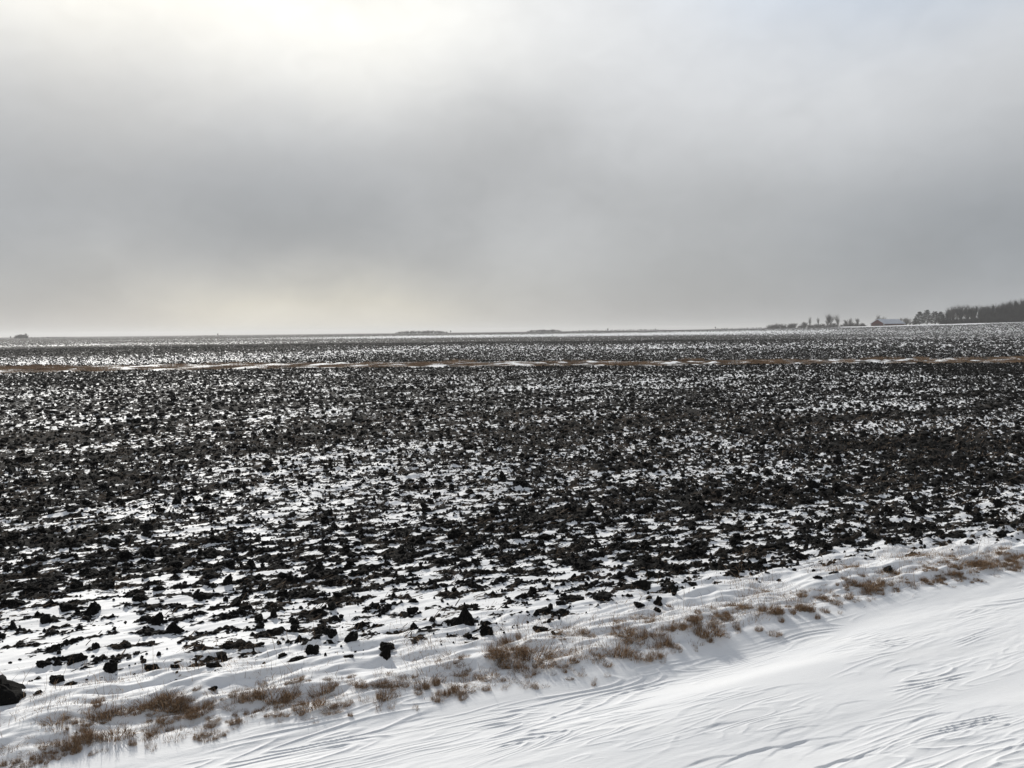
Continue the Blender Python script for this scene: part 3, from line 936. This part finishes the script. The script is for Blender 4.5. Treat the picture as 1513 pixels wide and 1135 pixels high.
def place_tree(name, protos, px, dist, hpx, label, cat='tree', group=None, wide=1.0, frost=None, sink=0.2):
    x, y = az_at(px, dist)
    z = tz(x, y)
    h = hpx * dist / F_PX * (1.12 if name == 'bare_tree' and px < 1350 else 1)
    e = bpy.data.objects.new(name, None); COL.objects.link(e)
    e.location = (x, y, z - sink); e.rotation_euler = (0, 0, random.uniform(0, 6.28)); e.scale = (h * wide, h * wide, h)
    tag(e, label, cat, group)
    for nm, me in zip(('trunk', 'crown', 'snow'), protos):
        link(nm, me, e)
    return e


BARE = [tree_proto(20 + k, M_BARK, height=10, levels=4, spread=.80, nb=6, r0=.24, start=.12, upright=.95, lead=.42) for k in range(4)]
DARK = [tree_proto(40 + k, M_BARK_DARK, height=10, levels=4, spread=.62, nb=6, r0=.50, start=.25, upright=.9) for k in range(4)]
PALE = [tree_proto(24 + k, M_BARK_PALE, height=10, levels=4, spread=.72, nb=6, r0=.24, start=.12, upright=1.05, lead=.42) for k in range(4)]
SHRUB = [tree_proto(60 + k, M_BARK_DARK, height=4, levels=3, spread=1.1, nb=7, r0=.24, start=.03, upright=.8, lead=.35) for k in range(3)]
SHRUBG = [tree_proto(70 + k, M_BARK_PALE, height=4, levels=3, spread=1.1, nb=7, r0=.17, start=.03, upright=.8, lead=.35) for k in range(3)]


def pine_proto(seed):
    r_ = random.Random(seed)
    (tv, tf), _ = tube_tree(seed, 10, 0, .1, 1, .12, sides=6)
    tv = tv / tv[:, 2].max()
    V, F, SV, SF = [], [], [], []
    nlob = 26
    for i in range(nlob):
        t = 0.12 + 0.86 * (i + r_.random() * .6) / nlob
        rad = 0.27 * (1 - ((t - .35) / .68) ** 2 if t > .35 else 0.75 + .25 * t / .35)
        rad = max(rad, 0.03)
        a = i * 2.4 + r_.random()
        c = Vector((math.cos(a) * rad * .62, math.sin(a) * rad * .62, t))
        lr = max(rad * .55, .06)
        for k in range(130):
            d = Vector((r_.gauss(0, 1), r_.gauss(0, 1), r_.gauss(0, .8))).normalized() * lr * r_.random() ** .35
            d.z *= .6
            p = c + d
            s = .016 + .016 * r_.random()
            q1 = Vector((r_.gauss(0, 1), r_.gauss(0, 1), r_.gauss(0, .6))).normalized() * s
            q2 = Vector((r_.gauss(0, 1), r_.gauss(0, 1), r_.gauss(0, .6))).normalized() * s
            snow = d.z > lr * .30 and r_.random() < .28
            VV, FF_ = (SV, SF) if snow else (V, F)
            b = len(VV)
            VV += [tuple(p - q1), tuple(p + q2), tuple(p + q1)]
            FF_.append((b, b + 1, b + 2))
    return mesh_np('trunk', tv * np.array([1, 1, .9]), tf, M_BARK_DARK), mesh_np('crown', V, F, M_NEEDLE), mesh_np('snow', SV, SF, M_FROST)


PINES = [pine_proto(80 + k) for k in range(3)]
FARM = 640
# evergreens at the end of the grove
for px, hp, wd, lab in [(1352, 10, 1.6, 'smallest dark evergreen, first in the row beside the snowbank'),
                        (1358, 18, 1.35, 'second evergreen of the row, a tall rounded one with snow on its boughs'),
                        (1369, 20, 1.35, 'tallest evergreen with a broad rounded top, middle of the row'),
                        (1381, 17.5, 1.35, 'fourth evergreen of the row, snow on its lower boughs'),
                        (1389, 17, 1.3, 'last evergreen of the row, touching the bare grove')]:
    place_tree('pine_tree', PINES[int(px) % 3], px, FARM + random.uniform(-6, 6), hp, lab, 'pine tree', None, wd)
# bare grove
GG = 'bare trees of the dark grove beside the farm'
GLs = ('one of the pale bare trees in the thinner end of the grove', 'one of the dark dense bare trees in the thick end of the grove')
xs = [1394, 1398, 1402, 1406, 1410, 1414, 1418, 1422, 1426, 1430, 1434, 1438]
for i, px in enumerate(xs):
    hp = np.interp(px, [1392, 1400, 1412, 1438], [14, 21, 26, 26]) + random.uniform(-2, 2)
    place_tree('bare_tree', (BARE if i % 2 else DARK)[i % 4], px, FARM + random.uniform(-10, 25), hp, GLs[0], 'tree', 'pale bare trees at the thin end of the grove', .85)
place_tree('bare_tree', DARK[1], 1440.5, FARM - 12, 26, 'single dark trunked bare tree standing in the gap in the grove', 'tree', None, .5)
for i in range(46):
    px = 1446 + i * 2.05 + random.uniform(-1, 1)
    hp = np.interp(px, [1444, 1456, 1478, 1486, 1500, 1520], [25, 25, 25, 28.5, 29.5, 30]) + random.uniform(-2.5, 2)
    place_tree('bare_tree', DARK[i % 4], px, FARM + random.uniform(-12, 40), hp, GLs[1], 'tree', GG, .62)
for i in range(60):
    px = 1392 + i * 2.3 + random.uniform(-1, 1)
    hp = random.uniform(9, 14) if px < 1446 else random.uniform(13, 21)
    if 1436 < px < 1445: hp = 12
    place_tree('shrub', SHRUB[i % 3], px, FARM + random.uniform(-16, 10), hp, 'one of the dark bare shrubs crowding the foot of the grove', 'shrub', 'dark undergrowth shrubs of the grove', 1.0, sink=1.5)
# row of bare trees on the other side of the barn
for i, (px, hp, wd, lab) in enumerate([
        (1190, 9, 1.19, 'slender bare tree at the open end of the grey row beyond the field'),
        (1197, 16, .55, 'tall vase shaped bare tree, first big one of the grey row'),
        (1209, 15, .55, 'second big bare tree of the grey row, with a thin upright crown'),
        (1222, 17, 0.85, 'broad bare tree mid grey row, wider crowned one of a close pair'),
        (1228, 19, 0.85, 'tallest bare tree of the grey row, one of a close pair'),
        (1238, 17.5, 0.85, 'tall bare tree just past the tallest in the grey row'),
        (1250, 11, 1.19, 'low bare tree between the tall pair and the barn'),
        (1257, 14, 0.85, 'narrow bare tree nearer the barn, taller than its neighbours'),
        (1268, 12, 0.85, 'last slim bare tree of the grey row before the barn'),
        (1297, 16, 0.85, 'bare tree rising behind the red gable of the barn'),
        (1303, 14, 1.02, 'second bare tree behind the barn roof'),
        (1330, 12, 0.85, 'small bare tree past the low end of the barn'),
        (1340, 11, 1.53, 'pale bushy bare tree between barn and evergreens')]):
    place_tree('bare_tree', PALE[i % 4], px, 690 + random.uniform(-10, 30), hp, lab, 'tree', None, wd)
for i in range(30):
    px = 1136 + i * 4.8 + random.uniform(-1.5, 1.5)
    if 1176 < px < 1180: continue
    hp = random.uniform(7, 11.5)
    place_tree('shrub', SHRUBG[i % 3], px, 690 + random.uniform(-10, 30), hp, 'one of the low grey bare shrubs under the grey tree row', 'shrub', 'low grey shrubs under the tree row', 1.3, sink=1.8)
for i in range(8):
    px = 1308 + i * 6
    place_tree('shrub', SHRUBG[i % 3], px, 700, random.uniform(6, 8.5), 'one of the grey shrubs showing above the barn roof', 'shrub', 'grey shrubs behind the barn', 1.2)


# far shelter belts on the horizon
def belt(px0, px1, dist, hmax, n, name, lab, cat, fill=True):
    """far-off wood read as one mass"""
    V, F, b = [], [], 0
    r2 = random.Random(int(px0))
    for i in range(n):
        t = (i + r2.random()) / n
        px = px0 + (px1 - px0) * t
        x, y = az_at(px, dist + r2.uniform(-40, 40))
        z = tz(x, y)
        src = SHRUB[i % 3] if r2.random() < .7 else BARE[i % 4]
        h = hmax * dist / F_PX * r2.uniform(.55, 1.0) * min(1, .45 + 4 * min(t, 1 - t))
        for me in src[:2]:
            co = np.empty(len(me.vertices) * 3); me.vertices.foreach_get('co', co); co = co.reshape(-1, 3)
            lv = np.empty(len(me.loops), np.int32); me.loops.foreach_get('vertex_index', lv)
            a = r2.uniform(0, 6.28)
            c = np.stack([(co[:, 0] * math.cos(a) - co[:, 1] * math.sin(a)) * h * 1.3 + x, (co[:, 0] * math.sin(a) + co[:, 1] * math.cos(a)) * h * 1.3 + y, co[:, 2] * h + z], 1)
            V.append(c); F.append(lv.reshape(-1, 4) + b); b += len(c)
    o = link(name, mesh_np(name, np.concatenate(V), np.concatenate(F), M_BARK_DARK))
    tag(o, lab, cat, None, 'stuff')


belt(584, 662, 1050, 5.5, 60, 'far_wood', 'dark far-off shelter belt on the horizon, the longer of the two in the middle', 'wood')
belt(779, 830, 1050, 4.5, 44, 'far_wood', 'smooth topped far-off shelter belt on the horizon, the shorter of the two in the middle', 'wood')
belt(836, 985, 1100, 2.6, 70, 'far_wood', 'thin low line of far-off scrub along the horizon past the short shelter belt', 'wood')
belt(1050, 1140, 1100, 2.2, 40, 'far_wood', 'low far-off scrub running up to the grey tree row', 'wood')
belt(21, 41, 1080, 6.0, 26, 'far_wood', 'dense low clump of shelter trees at the lone farmstead on the skyline', 'wood')
belt(20, 110, 1100, 2.2, 40, 'far_wood', 'low far-off scrub by the lone farmstead trees', 'wood')
belt(290, 345, 1100, 1.8, 20, 'far_wood', 'low far-off scrub round the tiny bump on the horizon', 'wood')
for px, hp, dist, lab in [(666, 5, 1080, 'single round tree just past the end of the longer far shelter belt'),
                          (898, 5, 1080, 'lone round far tree standing out of the thin scrub line'),
                          (968, 3.5, 1080, 'small far bush at the end of the thin scrub line'),
                          (1057, 4.5, 1000, 'tiny solitary dark far tree on the bare skyline before the grey tree row'),
                          (322, 4.5, 1080, 'small pointed far tree on the skyline above the pale part of the horizon'),
                          (27, 5.5, 1080, 'first of the lone farmstead trees on the skyline, low and dense'),
                          (32, 6.0, 1080, 'middle one of the lone farmstead trees on the skyline'),
                          (38, 7.5, 1080, 'tallest of the lone farmstead trees on the skyline, with a ragged top'),
                          (15, 4, 1080, 'small low bush apart from the lone farmstead trees')]:
    place_tree('far_tree', DARK[int(px) % 4], px, dist, hp, lab, 'tree', None, 1.0)

# ------------------------------------------------------------------ barn
M_RED = simple_mat('red_boards', (0.11, 0.028, 0.026), (0.15, 0.04, 0.036), 1.2, .8, 0)
M_WHITE = simple_mat('white_paint', (0.6, 0.6, 0.6), (0.7, 0.7, 0.7), 1.5, .6, 0)
M_SNOWR = simple_mat('roof_snow', (0.62, 0.65, 0.72), (0.72, 0.74, 0.79), .4, .7, 0)
M_DOOR = simple_mat('dark_door', (0.05, 0.02, 0.02), (0.08, 0.03, 0.03), 1, .7, 0)


def box(name, parent, mat, x0, x1, y0, y1, z0, z1):
    V = [(x, y, z) for x in (x0, x1) for y in (y0, y1) for z in (z0, z1)]
    F = [(0, 1, 3, 2), (4, 6, 7, 5), (0, 4, 5, 1), (2, 3, 7, 6), (0, 2, 6, 4), (1, 5, 7, 3)]
    return link(name, mesh_np(name, V, F, mat), parent)


bx, by = az_at(1296, 640)
bz = tz(bx, by)
barn = bpy.data.objects.new('barn', None); COL.objects.link(barn)
# local frame: -Y is the gable that faces the camera, +X runs along one side, length along +Y
barn.location = (bx, by, bz - .5)
barn.rotation_euler = (0, 0, math.radians(-56))
tag(barn, 'long red barn with white trim and a snow covered gable roof across the field', 'barn')
W2, L, EH, RH = 5.0, 27.0, 2.2, 5.2
wl = []
V = [(-W2, 0, 0), (W2, 0, 0), (W2, 0, EH), (0, 0, RH), (-W2, 0, EH), (-W2, L, 0), (W2, L, 0), (W2, L, EH), (0, L, RH), (-W2, L, EH)]
bm = bmesh.new()
vs = [bm.verts.new(v) for v in V]
for f in ((0, 1, 2, 3, 4), (6, 5, 9, 8, 7), (1, 6, 7, 2), (5, 0, 4, 9)): bm.faces.new([vs[i] for i in f])
me = bpy.data.meshes.new('wall'); bm.to_mesh(me); bm.free(); me.materials.append(M_RED)
link('wall', me, barn)
bm = bmesh.new()
ov, th = .5, .28
sl_ = (RH - EH) / W2
pro = [(-W2 - ov, EH - sl_ * ov + .05), (0, RH + .05), (W2 + ov, EH - sl_ * ov + .05), (W2 + ov, EH - sl_ * ov + .05 + th), (0, RH + .05 + th), (-W2 - ov, EH - sl_ * ov + .05 + th)]
a = [bm.verts.new((x, -ov, z)) for x, z in pro]; b = [bm.verts.new((x, L + ov, z)) for x, z in pro]
bm.faces.new(a[::-1]) if False else None
for i in range(6):
    j = (i + 1) % 6
    bm.faces.new((a[i], a[j], b[j], b[i]))
bm.faces.new((a[0], a[1], a[4], a[5])); bm.faces.new((a[1], a[2], a[3], a[4]))
bm.faces.new((b[5], b[4], b[1], b[0])); bm.faces.new((b[4], b[3], b[2], b[1]))
bmesh.ops.recalc_face_normals(bm, faces=bm.faces)
me = bpy.data.meshes.new('roof'); bm.to_mesh(me); bm.free(); me.materials.append(M_SNOWR)
link('roof', me, barn)
for s in (-1, 1):
    box('trim', barn, M_WHITE, s * W2 - .22, s * W2 + .22, -.06, .2, 0, EH)
box('door', barn, M_DOOR, -1.7, 1.7, -.08, .1, 0, 2.1)
for k in range(5):
    box('window', barn, M_DOOR, W2 - .1, W2 + .05, 4 + k * 4.8, 5.4 + k * 4.8, 1.2, 2.1)

# ------------------------------------------------------------------ haze
HZ = link('haze', mesh_np('haze', [(x, y, z) for x in (-9500, 9500) for y in (-9500, 9500) for z in (-1.6, 34)],
                          [(0, 1, 3, 2), (4, 6, 7, 5), (0, 4, 5, 1), (2, 3, 7, 6), (0, 2, 6, 4), (1, 5, 7, 3)]))
mh = bpy.data.materials.new('haze')
mh.use_nodes = True
t = mh.node_tree
t.nodes.clear()
pvn = t.nodes.new('ShaderNodeVolumePrincipled')
pvn.inputs['Color'].default_value = (0.93, 0.94, 0.95, 1)
pvn.inputs['Density'].default_value = 0.00027
pvn.inputs['Anisotropy'].default_value = 0.3
om = t.nodes.new('ShaderNodeOutputMaterial')
t.links.new(pvn.outputs[0], om.inputs['Volume'])
HZ.data.materials.append(mh)
tag(HZ, 'thin pale winter haze over the fields', 'haze', None, 'stuff')
